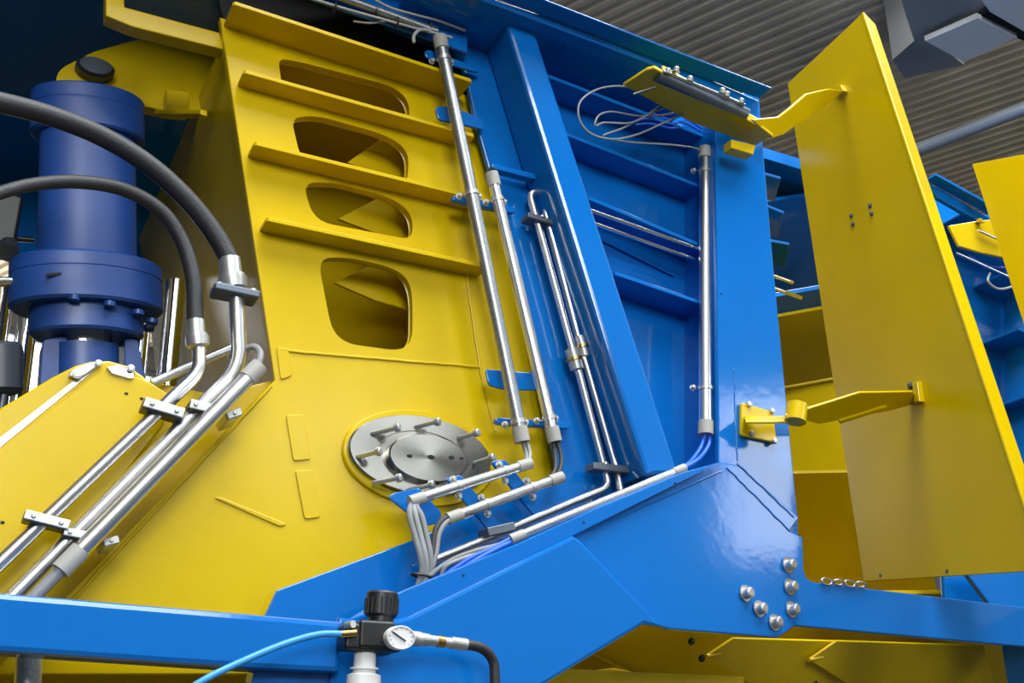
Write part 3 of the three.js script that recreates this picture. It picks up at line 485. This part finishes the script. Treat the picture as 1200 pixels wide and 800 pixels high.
// thin pipes with couplings on the blue web
{
  const z = 0.1, g = thing('steel_pipe', 'thin steel pipe with hooked top on the blue web, left of the pair', 'pipe', 'pair of thin pipes');
  const r = 0.0105, pa = fillet([P(640, 226, 0.052), P(636, 225, z), P(620, 226, z), P(632, 268, z), P(676, 428, z), P(714, 570, z), P(592, 622, 0.11), P(505, 658, 0.11)], 0.03);
  part(g, 'tube', sweep(pa, r, 16), M.steel);
  const cp = (gr, x, y, w, s) => { const d = P(x + 2.8, y + 10, z).sub(P(x, y, z)).normalize(), p = P(x, y, z); part(gr, 'coupling_nut', hexGeo(p.clone().addScaledVector(d, -0.03), d, w, 0.026, { washer: false }), M.zinc); part(gr, 'coupling_nut', hexGeo(p.clone().addScaledVector(d, 0.004), d, w * 0.95, 0.026, { washer: false }), M.zinc); part(gr, 'coupling_ring', sweep([p.clone().addScaledVector(d, -0.004), p.clone().addScaledVector(d, 0.004)], w * 1.12, 18), M.brass); };
  cp(g, 673, 421, 0.0215);
  const g2 = thing('steel_pipe', 'thin steel pipe with hooked top on the blue web, right of the pair', 'pipe', 'pair of thin pipes');
  const pb = fillet([P(648, 244, 0.052), P(645, 244, z), P(638, 246, z), P(644, 268, z), P(684, 418, z), P(722, 548, z), P(728, 576, 0.12)], 0.03);
  part(g2, 'tube', sweep(pb, r, 16), M.steel); cp(g2, 682, 406, 0.0195);
  const fg = thing('pipe_clamp', 'grey clamp holding the pair of thin pipes near their hooked tops', 'clamp'), p = P(634, 261, 0.1), s = scaleAt(p), X = V(1, -0.06, 0);
  part(fg, 'plate', block(p, X, ZP, 44 * s, 7 * s, 0.05, 0.003), M.clampGrey); part(fg, 'bolt', hexGeo(p.clone().add(V(-0.006, 0.006, 0.018)), V(0, 1, 0), 0.008, 0.006), M.zinc);
  const fh = thing('pipe_clamp', 'grey clamp holding the pair of thin pipes above their lower bend', 'clamp'), q = P(713, 550, 0.105); part(fh, 'plate', block(q, V(1, 0.02, 0), ZP, 50 * s, 8 * s, 0.05, 0.003), M.clampGrey); part(fh, 'bolt', hexGeo(q.clone().add(V(-0.02, 0.007, 0.018)), V(0, 1, 0), 0.007, 0.006), M.zinc);
  const fi = thing('pipe_clamp', 'grey clamp on the slanted thin pipe next to the arm conduit', 'clamp'), q2 = P(582, 622, 0.12); part(fi, 'plate', block(q2, P(600, 618, 0.12).sub(q2), ZP, 32 * s, 9 * s, 0.06, 0.003), M.clampGrey); part(fi, 'bolt', hexGeo(q2.clone().add(V(0.012, 0.006, 0.02)), V(0, 1, 0), 0.007, 0.006), M.zinc);
  single('thin_rod', 'upper of two thin bright rods crossing the ribbed bay', 'rod', sweep([P(668, 238, 0.13), P(814, 290, 0.13), P(929, 331, 0.13)], 0.0065, 12), M.chrome);
  single('thin_rod', 'lower of two thin bright rods crossing the ribbed bay', 'rod', sweep([P(668, 252, 0.115), P(812, 303, 0.115), P(939, 349, 0.115)], 0.0065, 12), M.chrome);
}
// wires looping in the upper bay
{
  const wire = (label, pts, r = 0.0032, m = M.cableClear) => single('wire', label, 'wire', sweep(spline(pts, 60), r, 8), m);
  wire('thin grey wire in a wide loop left of the upper hinge arm', [P(745, 103, 0.24), P(720, 101, 0.24), P(697, 106, 0.23), P(679, 121, 0.22), P(679, 140, 0.21), P(690, 155, 0.2), P(715, 163, 0.2), P(745, 158, 0.2), P(775, 145, 0.22), P(805, 130, 0.24), P(815, 118, 0.25), P(800, 108, 0.25)]);
  wire('thin grey wire in a small flat loop below the upper hinge arm', [P(772, 124, 0.24), P(755, 137, 0.22), P(738, 144, 0.2), P(706, 144, 0.19), P(697, 148, 0.19), P(701, 136, 0.19), P(714, 131, 0.19), P(752, 136, 0.19), P(790, 132, 0.21), P(812, 120, 0.24)]);
  wire('thin grey wire running from the loops to the upright conduit', [P(790, 122, 0.24), P(760, 134, 0.2), P(730, 150, 0.19), P(706, 160, 0.19), P(735, 166, 0.18), P(790, 170, 0.17), P(818, 175, 0.16), P(826, 182, 0.15)]);
  for (let i = 0; i < 3; i++) wire(['upper', 'middle', 'lowest'][i] + ' blue wire tangled in the bay under the hinge arm', [P(745, 136 + i * 5, 0.1), P(762, 133 + i * 6, 0.12), P(785, 140 + i * 5, 0.13), P(800, 136 + i * 7, 0.12), P(822, 150 + i * 4, 0.12)], 0.004, M.cableBlue);
  // tray at the top: pipe and wires
  single('tray_pipe', 'grey pipe lying along the blue tray at the top', 'pipe', sweep([P(352, -20, 0.125), P(512, 37, 0.125)], 0.012, 14), M.galvanised);
  wire('pale wire along the upper edge of the top tray', [P(420, -12, 0.13), P(455, 8, 0.13), P(485, 17, 0.135), P(512, 24, 0.13), P(545, 36, 0.12)], 0.004, M.capGrey);
  wire('pale wire along the lower edge of the top tray', [P(345, -8, 0.13), P(400, 9, 0.13), P(450, 23, 0.13), P(490, 34, 0.13), P(530, 44, 0.13)], 0.004, M.capGrey);
  wire('pale wire end curling down near the top of the longest conduit', [P(505, 36, 0.13), P(492, 35, 0.14), P(485, 42, 0.14), P(485, 50, 0.14)], 0.005, M.capGrey);
  wire('thin pale wire sagging under the top tray', [P(455, 24, 0.12), P(435, 27, 0.11), P(414, 25, 0.1)], 0.003, M.capGrey);
  for (const [i, x, y] of [[0, 392, 9], [1, 440, 16], [2, 465, 26], [3, 503, 31]]) single('cable_tie', ['leftmost', 'second', 'third', 'rightmost'][i] + ' black tie on the pipe of the top tray', 'cable tie', (() => { const c = P(x, y, 0.125), g = new THREE.TorusGeometry(0.014, 0.003, 8, 20); g.rotateY(Math.PI / 2); g.translate(c.x, c.y, c.z); return g; })(), M.black);
}
// ================================================================ DOORS
const DP = tri(V(2.58, 0, 0.3), V(2.58, 1, 0.3), V(2.38, 0, 1.3)), DOOR_X = 2.58;   // the open door stands a little past a right angle
{
  const d = thing('door_panel', 'tall yellow door panel standing open right of the blue post', 'door');
  const D = l => l.map(([a, b]) => DP(a, b)), face = V(-1, 0, 0);
  part(d, 'panel', slab(D([[923, 98], [1011, 15], [1011, 15], [1190, 560], [1226, 668], [1012, 681]].filter((p, i) => i !== 2)), 0.008, { face, bevel: 0.002 }), M.yellow);
  const e0 = DP(1012, 14), e1 = DP(1228, 672);
  part(d, 'edge_flange', slab([e0, e1, e1.clone().add(V(0.105, 0, -0.04)), e0.clone().add(V(0.09, 0, -0.035))].map(p => p.add(V(0, 0, 0.001))), 0.008, { face: ZP, bevel: 0.002 }), M.yellow);
  for (const [x, y] of [[998, 253], [1020, 241], [1022, 250.5], [1000, 263]]) part(d, 'bolt', hexGeo(DP(x, y), V(-1, 0, 0), 0.0065, 0.006), M.clampGrey);
  part(d, 'anchor_block', slab(D([[1074, 449], [1080, 448], [1083, 471], [1076, 473]]).map(p => p.add(V(-0.02, 0, 0))), 0.02, { face }), M.yellow);
  part(d, 'anchor_block', slab(D([[981, 103], [990, 101], [993, 108], [985, 110]]).map(p => p.add(V(-0.02, 0, 0))), 0.02, { face }), M.yellow);
  for (const [x, y] of [[1068, 452], [1071, 466]]) part(d, 'bolt', hexGeo(DP(x, y), V(-1, 0, 0), 0.009, 0.009), M.clampGrey);
  for (const [x, y] of [[1032, 674], [1110, 669]]) part(d, 'hole', lathe([[0.001, 0], [0.006, 0], [0.006, 0.001], [0.001, 0.001]], DP(x, y), DP(x, y).add(V(-1, 0, 0)), 1, 14), M.clampGrey);
  const d2 = thing('door_panel', 'second yellow door panel cut off by the right edge of the photo', 'door');
  const X2 = DOOR_X + 0.7; part(d2, 'panel', slab([[1139, 192], [1300, 162], [1420, 700], [1300, 690]].map(([a, b]) => PX(a, b, X2)), 0.008, { face, bevel: 0.002 }), M.yellow);
}
{
  const h = thing('hinge_arm', 'lower yellow hinge arm bolted between blue post and open door', 'hinge arm');
  const zp = 0.2, mp = part(h, 'mount_plate', plate(round([[869, 471], [906, 482], [911, 519], [869, 510]], 3), zp + 0.014, 0.013), M.yellow);
  for (const [x, y] of [[877, 474], [904, 482], [880, 508], [907, 517]]) part(mp, 'bolt', hexGeo(P(x, y, zp + 0.014), ZP, 0.009, 0.009, { washer: false }), M.zinc);
  const y0 = P(880, 493, zp + 0.02);
  part(h, 'tongue', slab([P(872, 490, zp + 0.014), P(874, 491, 0.27), P(906, 499, 0.3), P(934, 491, 0.33), P(938, 487, 0.3)], 0.008, { face: V(0, -1, 0) }), M.yellow);
  part(h, 'knuckle', sweep([P(932, 494, 0.33), P(934, 474, 0.33)], 0.03, 24), M.yellow);
  const la = tri(P(922, 487, 0.33), DP(1078, 460), P(960, 497, 0.27));
  part(h, 'arm', slab([[922, 487], [1008, 460], [1070, 459], [1081, 471], [1045, 481], [960, 497]].map(q => la(...q)), 0.008, { face: V(0, -1, 0) }), M.yellow);
  part(h, 'arm_web', slab([[984, 490], [1039, 473], [1041, 476], [985, 494]].map(q => la(...q).add(V(0, -0.008, 0))), 0.012, { face: V(0, -1, 0) }), M.yellow);
  const u = thing('hinge_arm', 'upper yellow hinge arm with chrome slide rail reaching into the ribbed bay', 'hinge arm');
  const ub = tri(P(730, 100, 0.24), P(884, 171, 0.24), P(777, 86, 0.36));
  part(u, 'bar', slab([[730, 100], [758, 82], [766, 80], [777, 86], [893, 150], [906, 160], [884, 171], [807, 142]].map(q => ub(...q)), 0.012), M.yellow);
  part(u, 'bar_return', slab([ub(777, 86), ub(893, 150), ub(893, 150).add(V(0, 0.03, 0)), ub(777, 86).add(V(0, 0.03, 0))], 0.006, { face: ZP }), M.yellow);
  part(u, 'hinge_block', plate([[857, 163], [886, 170], [883, 181], [857, 173]], 0.29, 0.04), M.yellow);
  const ua = tri(P(886, 140, 0.36), DP(989, 107), P(905, 162, 0.27));
  part(u, 'arm', slab([[882, 140], [913, 137], [926, 127], [946, 110], [972, 104], [989, 107], [965, 126], [932, 148], [918, 158], [905, 162]].map(q => ua(...q)), 0.01), M.yellow);
  const r = part(u, 'slide_rail', sweep([P(770, 90, 0.34), P(875, 133, 0.34)], 0.022, 4), M.clampGrey);
  part(r, 'rail_edge', sweep([P(776, 83, 0.36), P(872, 123, 0.36)], 0.006, 10), M.chrome);
  for (const [x, y] of [[782, 86], [792, 84], [808, 95], [846, 109], [851, 113], [868, 121]]) part(r, 'rail_screw', hexGeo(P(x, y, 0.365), V(0, 1, 0.5), 0.009, 0.012), M.zinc);
  part(r, 'rail_pin', sweep([P(742, 111, 0.32), P(768, 102, 0.33)], 0.004, 8), M.darkSteel);
}
{ // chain
  const c = thing('chain', 'short steel chain lying on the tie bar below the open door', 'chain');
  [[969, 681, 0], [983, 682, 0.9], [996, 683.5, 0], [1009, 684.5, 0.9]].forEach(([x, y, t]) => { const g = new THREE.TorusGeometry(0.012, 0.0028, 8, 20); g.scale(1.5, 0.75, 1); g.rotateX(t); g.rotateZ(-0.1); const p = P(x, y, 0.23); g.translate(p.x, p.y, p.z); part(c, 'link', g, M.zinc); });
}
// ================================================================ AIR REGULATOR
{
  const z = 0.34, g = thing('air_regulator', 'black air pressure regulator with white dial gauge in front of blue arm', 'regulator'), s = scaleAt(P(440, 740, z));
  const c = P(436, 745, z);
  part(g, 'body', block(c, V(1, 0, 0), ZP, 44 * s, 32 * s, 0.07, 0.008), M.black);
  part(g, 'inlet_port', block(P(414, 747, z), V(1, 0, 0), ZP, 30 * s, 30 * s, 0.06, 0.008), M.black);
  part(g, 'lower_flange', block(P(440, 758, z), V(1, 0, 0), ZP, 52 * s, 12 * s, 0.06, 0.006), M.black);
  const ka = P(446, 729, z), kb = P(448, 699, z), n = 20, kg = [];
  part(g, 'knob_neck', sweep([ka, along(ka, kb, 0.35)], 15 * s, 24), M.black);
  const kn = part(g, 'knob', lathe(sharp([[0.001, 0], [18 * s, 0], [19.5 * s, 0.004], [19 * s, 0.048], [17 * s, 0.052], [0.001, 0.052]]), along(ka, kb, 0.22), kb, 0.9, 32), M.black);
  for (let i = 0; i < n; i++) { const a = i / n * 6.283, o = V(Math.cos(a) * 19.5 * s, 0, Math.sin(a) * 19.5 * s * 0.9); part(kn, 'ridge', sweep([along(ka, kb, 0.32).add(o), along(ka, kb, 0.92).add(o)], 0.0022, 6), M.black); }
  const gz = z + 0.06, gc = P(470, 747, gz), gr = P(487, 747, gz).distanceTo(P(453, 747, gz)) / 2, dir = V(0.0, -0.05, 1).normalize();
  const ga = part(g, 'gauge', lathe(sharp([[0.001, -0.03], [gr * 0.9, -0.03], [gr, -0.02], [gr, 0], [gr * 0.92, 0.003], [gr * 0.9, -0.001], [0.001, -0.001]]), gc, gc.clone().add(dir), 0.76, 48), M.whitePlastic);
  part(ga, 'dial', lathe([[0.001, 0], [gr * 0.9, 0]], gc.clone().addScaledVector(dir, 0.0005), gc.clone().add(dir), 0.76, 40), M.dial);
  part(ga, 'needle', sweep([gc.clone().add(V(-gr * 0.6, gr * 0.32, 0.0025)), gc.clone().add(V(gr * 0.3, -gr * 0.2, 0.0025))], 0.0016, 6), M.black);
  for (let i = 0; i <= 10; i++) { const a = (225 - i * 27) * Math.PI / 180, o = t => gc.clone().add(V(Math.cos(a) * gr * t, Math.sin(a) * gr * t * 0.76, 0.0018)); part(ga, 'tick', sweep([o(0.72), o(0.84)], 0.0007, 5), M.black); }
  part(g, 'gauge_stem', sweep([gc.clone().add(V(0, 0, -0.025)), P(455, 744, z + 0.02)], 0.012, 14), M.brass);
  const ba = P(428, 764, z), bb = P(424, 840, z);
  part(g, 'bowl', lathe(sharp([[0.001, 0], [13 * s, 0], [13 * s, 0.03], [17 * s, 0.031], [17 * s, 0.035], [13.5 * s, 0.036], [13.5 * s, 0.042], [20 * s, 0.046], [21 * s, 0.09], [0.001, 0.1]]), ba, bb, 0.8, 32), M.whitePlastic);
  part(g, 'mounting_bracket', block(P(440, 752, 0.305), V(1, 0, 0), ZP, 30 * s, 30 * s, 0.05, 0.003), M.darkSteel);
  const oa = P(486, 748, z + 0.02), ob = P(546, 755, z + 0.01);
  const ou = part(g, 'outlet_fitting', sweep([along(oa, ob, -0.1), along(oa, ob, 0.12)], 0.016, 6), M.zinc); part(ou, 'fitting_nut', hexGeo(along(oa, ob, 0.1), ob.clone().sub(oa), 0.015, 0.02, { washer: false }), M.zinc); part(ou, 'fitting_body', sweep([along(oa, ob, 0.25), along(oa, ob, 0.72)], 0.0115, 16), M.zinc); part(ou, 'fitting_band', sweep([along(oa, ob, 0.42), along(oa, ob, 0.56)], 0.0128, 16), M.brass); part(ou, 'fitting_sleeve', sweep([along(oa, ob, 0.7), ob], 0.0135, 16), M.zinc);
  part(g, 'inlet_fitting', sweep([P(399, 743, z + 0.036), P(417, 741, z + 0.036)], 0.0075, 14), M.brass); part(g, 'inlet_screw', sweep([P(406, 733, z + 0.02), P(414, 731, z + 0.04)], 0.008, 12), M.zinc);
  single('air_hose', 'thin light blue air hose curving down left from the regulator', 'hose', sweep(spline([P(403, 742.5, z + 0.036), P(375, 743, 0.38), P(340, 752, 0.38), P(290, 772, 0.39), P(240, 796, 0.4), P(200, 822, 0.4)], 40), 0.0068, 12), M.airBlue);
  single('air_hose', 'dark rubber hose bending down from the outlet fitting of the regulator', 'hose', sweep(spline([along(ob, oa, 0.1), P(558, 757, 0.35), P(570, 763, 0.345), P(578, 775, 0.34), P(580, 795, 0.34), P(580, 840, 0.34)], 40), 0.0115, 16), M.rubber);
}
// ================================================================ MACHINERY BEHIND
{
  // steel columns behind the cylinder
  const cols = [[6, 0.03, 'leftmost'], [38, 0.03, 'second'], [172, 0.026, 'fourth'], [206, 0.03, 'rightmost']];
  cols.forEach(([x, r, w]) => single('guide_column', w + ' of the polished steel columns behind the hydraulic cylinder', 'column', sweep([P(x, 330, -0.75), V(P(x, 600, -0.75).x, 0, -0.75)], r, 24), M.chrome));
  const b = thing('valve_block', 'dark valve block at the left edge beside the cylinder', 'valve');
  part(b, 'body', block(P(4, 265, -0.44), V(1, 0, 0), ZP, 0.075, 0.16, 0.1, 0.01), M.black); part(b, 'cap', sweep([P(10, 288, -0.33), P(10, 296, -0.28)], 0.025, 18), M.darkSteel); part(b, 'stem', sweep([P(20, 280, -0.44), P(40, 281, -0.44)], 0.008, 10), M.black);
  part(b, 'support_rod', sweep([P(-30, 250, -0.4), P(-30, 520, -0.4)], 0.012, 10), M.black);
  const a = thing('accumulator', 'dark cylindrical canister at the left edge below the valve block', 'canister');
  const ca = P(4, 462, -0.2), cb = P(4, 402, -0.2); part(a, 'body', lathe(sharp([[0.001, 0], [0.03, 0], [0.045, 0.012], [0.045, ca.distanceTo(cb) - 0.01], [0.035, ca.distanceTo(cb)], [0.001, ca.distanceTo(cb)]]), ca, cb, 0.6, 32), std({ color: '#1a2230', roughness: 0.4 }));
  part(a, 'stem', sweep([ca, V(ca.x, 1.9, -0.2)], 0.012, 10), M.darkSteel);
  single('cross_rod', 'bright horizontal steel rod at the left edge beside the cylinder flange', 'rod', sweep([P(-30, 330, -0.28), P(24, 330, -0.28)], 0.013, 14), M.chrome);
}
{
  const m = thing('rear_housing', 'yellow hopper and housing of the machine seen behind the blue gusset and door', 'machine');
  part(m, 'wall_plate', slab([P(885, 376, -0.8), P(1040, 340, -0.8), P(1040, 462, -1.3), P(890, 480, -1.3)], 0.02, { face: V(0, -1, 0.5) }), M.yellow);
  part(m, 'box_face', plate([[895, 461], [1040, 434], [1045, 560], [905, 556]], -0.85, 0.02), M.yellow);
  part(m, 'box_lip', sweep([P(895, 459, -0.84), P(1040, 432, -0.84)], 0.008, 8), M.yellow);
  const a0 = P(905, 553, -0.42), a1 = P(1015, 540, -0.42);
  part(m, 'sloped_wall', slab([P(895, 555, -0.85), P(1060, 540, -0.85), P(1110, 760, -1.6), P(880, 740, -1.6)], 0.02, { face: V(0, -1, 0.5) }), M.yellow);
  part(m, 'wall_seam', sweep([P(905, 623, -1.06), P(1040, 613, -1.06)], 0.005, 8), M.yellow);
  part(m, 'hopper_wall', slab([P(600, 700, -0.5), P(1260, 670, -0.5), P(1260, 850, -1.3), P(600, 850, -1.3)], 0.02, { face: V(0, -1, 0.6) }), M.yellow);
  for (const [tx, ty] of [[828, 769], [948, 773]]) {
    const tip = P(tx, ty, -0.5);
    part(m, 'chute', slab([tip, P(tx + 20, ty - 34, -0.5), P(tx + 200, ty - 20, -0.5), P(tx + 220, ty + 60, -0.75), P(tx + 60, ty + 34, -0.65)], 0.01, { face: V(-0.3, -0.5, 1) }), M.yellow);
    part(m, 'chute_lip', sweep([tip, P(tx + 16, ty - 4, -0.5)], 0.008, 8), M.yellow);
    for (const [dx, dy] of [[-18, -18], [-6, 2], [6, 26]]) part(m, 'bolt', hexGeo(P(tx + dx, ty + dy, -0.6), V(0, -0.4, 1), 0.01, 0.008), M.darkSteel);
  }
  part(m, 'hopper_rib', sweep([P(690, 764, -0.74), P(760, 800, -0.86), P(800, 824, -0.95)], 0.008, 8), M.yellow);
  part(m, 'lower_box', plate([[655, 790], [720, 782], [800, 800], [800, 860], [640, 860]], -0.55, 0.05), M.yellow);
  part(m, 'base', new THREE.BoxGeometry(3.2, 1.7, 0.5).translate(2.8, 0.85, -1.4), M.yellow);
}
{
  const m = thing('machine_stand', 'second blue steel frame seen between and behind the yellow doors', 'frame'), b = M.blue;
  part(m, 'upper_panel', slab([P(885, 238, -0.5), P(1000, 222, -0.5), P(1020, 350, -1.3), P(890, 378, -1.3)], 0.02, { face: V(0, -1, 0.3) }), b);
  part(m, 'deck', new THREE.BoxGeometry(3.4, 0.05, 1.9).translate(4.2, 3.95, -1.35), b);  // deck added to keep overhead light off the rear hopper and housing
  part(m, 'rear_column', new THREE.BoxGeometry(0.14, 3.95, 0.14).translate(4.6, 1.97, -2.1), b);
  part(m, 'soffit', slab([P(885, 352, -0.45), P(1020, 330, -0.45), P(1020, 345, -0.6), P(885, 372, -0.6)], 0.02, { face: V(0, -1, 0) }), b);
  part(m, 'top_strip', plate([[895, 240], [960, 215], [985, 215], [985, 232], [895, 252]], -0.85, 0.03), b);
  part(m, 'beam_web', plate([[1085, 214], [1104, 222], [1180, 268], [1260, 310], [1260, 326], [1180, 278], [1100, 232]], -0.02, 0.02), b);
  const t0 = P(1085, 212, -0.02), t1 = P(1260, 308, -0.02); part(m, 'beam_flange', slab([t0, t1, V(t1.x, t1.y, 0.03), V(t0.x, t0.y, 0.03)], 0.012, { face: V(0, -1, 0) }), b);
  part(m, 'bay_panel', plate([[1070, 214], [1300, 330], [1300, 720], [1110, 720]], -0.22, 0.02), b);
  for (const [a, c] of [[[1095, 268], [1300, 352]], [[1140, 338], [1300, 405]], [[1150, 404], [1300, 462]], [[1160, 480], [1300, 520]]]) { const A = P(a[0], a[1], -0.22), C = P(c[0], c[1], -0.22); part(m, 'bay_shelf', slab([A, C, V(C.x, C.y, -0.04), V(A.x, A.y, -0.04)], 0.012, { face: V(0, -1, 0) }), b); }
  const s0 = P(1178, 300, -0.2), s1 = P(1180, 720, -0.2); part(m, 'bay_divider', slab([s0, s1, V(s1.x, s1.y, -0.08), V(s0.x, s0.y, -0.08)], 0.012, { face: V(-1, 0, 0) }), b);
  part(m, 'lower_plate', plate([[1130, 668], [1300, 660], [1300, 740], [1185, 740]], -0.1, 0.02), b);
  const p = P(1230, 715, -0.2); part(m, 'leg', new THREE.BoxGeometry(0.15, p.y + 0.1, 0.15).translate(p.x, (p.y + 0.1) / 2, -0.3), b);
  const h = thing('hinge_arm', 'third yellow hinge arm with bright rail between the two doors', 'hinge arm');
  part(h, 'arm', plate([[1112, 264], [1148, 258], [1175, 256], [1190, 304], [1150, 296], [1124, 288]], 0.02, 0.012), M.yellow); part(h, 'rail', sweep([P(1146, 270, 0.035), P(1174, 282, 0.035)], 0.006, 10), M.chrome); part(h, 'screw', hexGeo(P(1148, 261, 0.03), V(0, 1, 0.3), 0.012, 0.012), M.yellow);
  const w = (l, pts, m2) => single('wire', l, 'wire', sweep(spline(pts, 30), 0.005, 8), m2);
  w('blue wire looping below the hinge arm between the doors', [P(1125, 290, -0.02), P(1150, 296, 0), P(1178, 306, 0), P(1186, 312, -0.02), P(1160, 312, -0.02), P(1135, 300, -0.02)], M.cableBlue);
  w('grey wire hanging in a loop between the doors', [P(1160, 320, -0.02), P(1158, 330, 0), P(1168, 338, 0), P(1190, 334, 0), P(1196, 325, -0.02)], M.cableClear);
  single('thin_rod', 'thin bright rod crossing the bay between the two doors', 'rod', sweep([P(1120, 296, -0.02), P(1200, 332, -0.02)], 0.005, 10), M.chrome);
}
// ================================================================ UNDER THE ROOF
{
  const top = ROOF_Y - 0.03, at = (x, y, h) => PY(x, y, h);
  const d = thing('roof_duct', 'round grey metal duct hanging under the corrugated roof behind the open door', 'duct');
  const a = at(880, 250, 6.6), b = at(1260, 104, 6.6); part(d, 'duct', sweep([a, b], scaleAt(at(1140, 145, 6.6)) * 8, 24), M.duct);
  for (const t of [0.04, 0.96]) { const p = along(a, b, t); part(d, 'hanger', sweep([p, V(p.x, top, p.z)], 0.02, 8), M.frame); part(d, 'joint_band', sweep([along(a, b, t - 0.003), along(a, b, t + 0.003)], scaleAt(p) * 8.6, 24), M.duct); }
  const l = thing('ceiling_lamp', 'large unlit grey box lamp under the roof in the upper right corner', 'lamp');
  const H = 7.0, q = [[1084, 48], [1146, 21], [1192, 44], [1130, 73]].map(([x, y]) => at(x, y, H));
  part(l, 'diffuser', slab(q, 0.05, { face: V(0, -1, 0) }), M.lampGrey); 
  part(l, 'housing', slab([[1046, -30], [1160, -30], [1160, 24], [1130, 60], [1086, 56], [1072, 50]].map(([x, y]) => at(x, y, H + 0.12)), 0.15, { face: V(0, -1, 0) }), M.lampDark);
  part(l, 'gap_strip', slab([[1148, 20], [1158, 12], [1212, 42], [1212, 52], [1194, 46]].map(([x, y]) => at(x, y, H + 0.04)), 0.05, { face: V(0, -1, 0) }), M.blackGap);
  part(l, 'side_panel', slab([[1136, -20], [1160, 14], [1212, 44], [1290, 10], [1290, -40]].map(([x, y]) => at(x, y, H - 0.02)), 0.1, { face: V(0, -1, 0) }), M.lampGrey);
  const hp = at(1130, 30, H + 0.2); part(l, 'hanger', sweep([hp, V(hp.x, top, hp.z)], 0.03, 8), M.frame);
  const br = single('roof_beam', 'grey steel roof beam crossing the corrugated sheets near the box lamp', 'beam', slab([[1046, 70], [1080, 40], [1100, 52], [1130, 76], [1060, 92]].map(([x, y]) => at(x, y, 7.3)), 0.66, { face: V(0, -1, 0) }), M.lampDark);
}
// ---------------------------------------------------------------- every thing gets its origin at its base
scene.updateMatrixWorld(true);
for (const t of things) {
  const b = new THREE.Box3().setFromObject(t), o = V((b.min.x + b.max.x) / 2, b.min.y, (b.min.z + b.max.z) / 2);
  if (t.isMesh) t.geometry.translate(-o.x, -o.y, -o.z); else for (const c of t.children) c.position.sub(o);
  t.position.copy(o);
}
renderer.render(scene, camera);
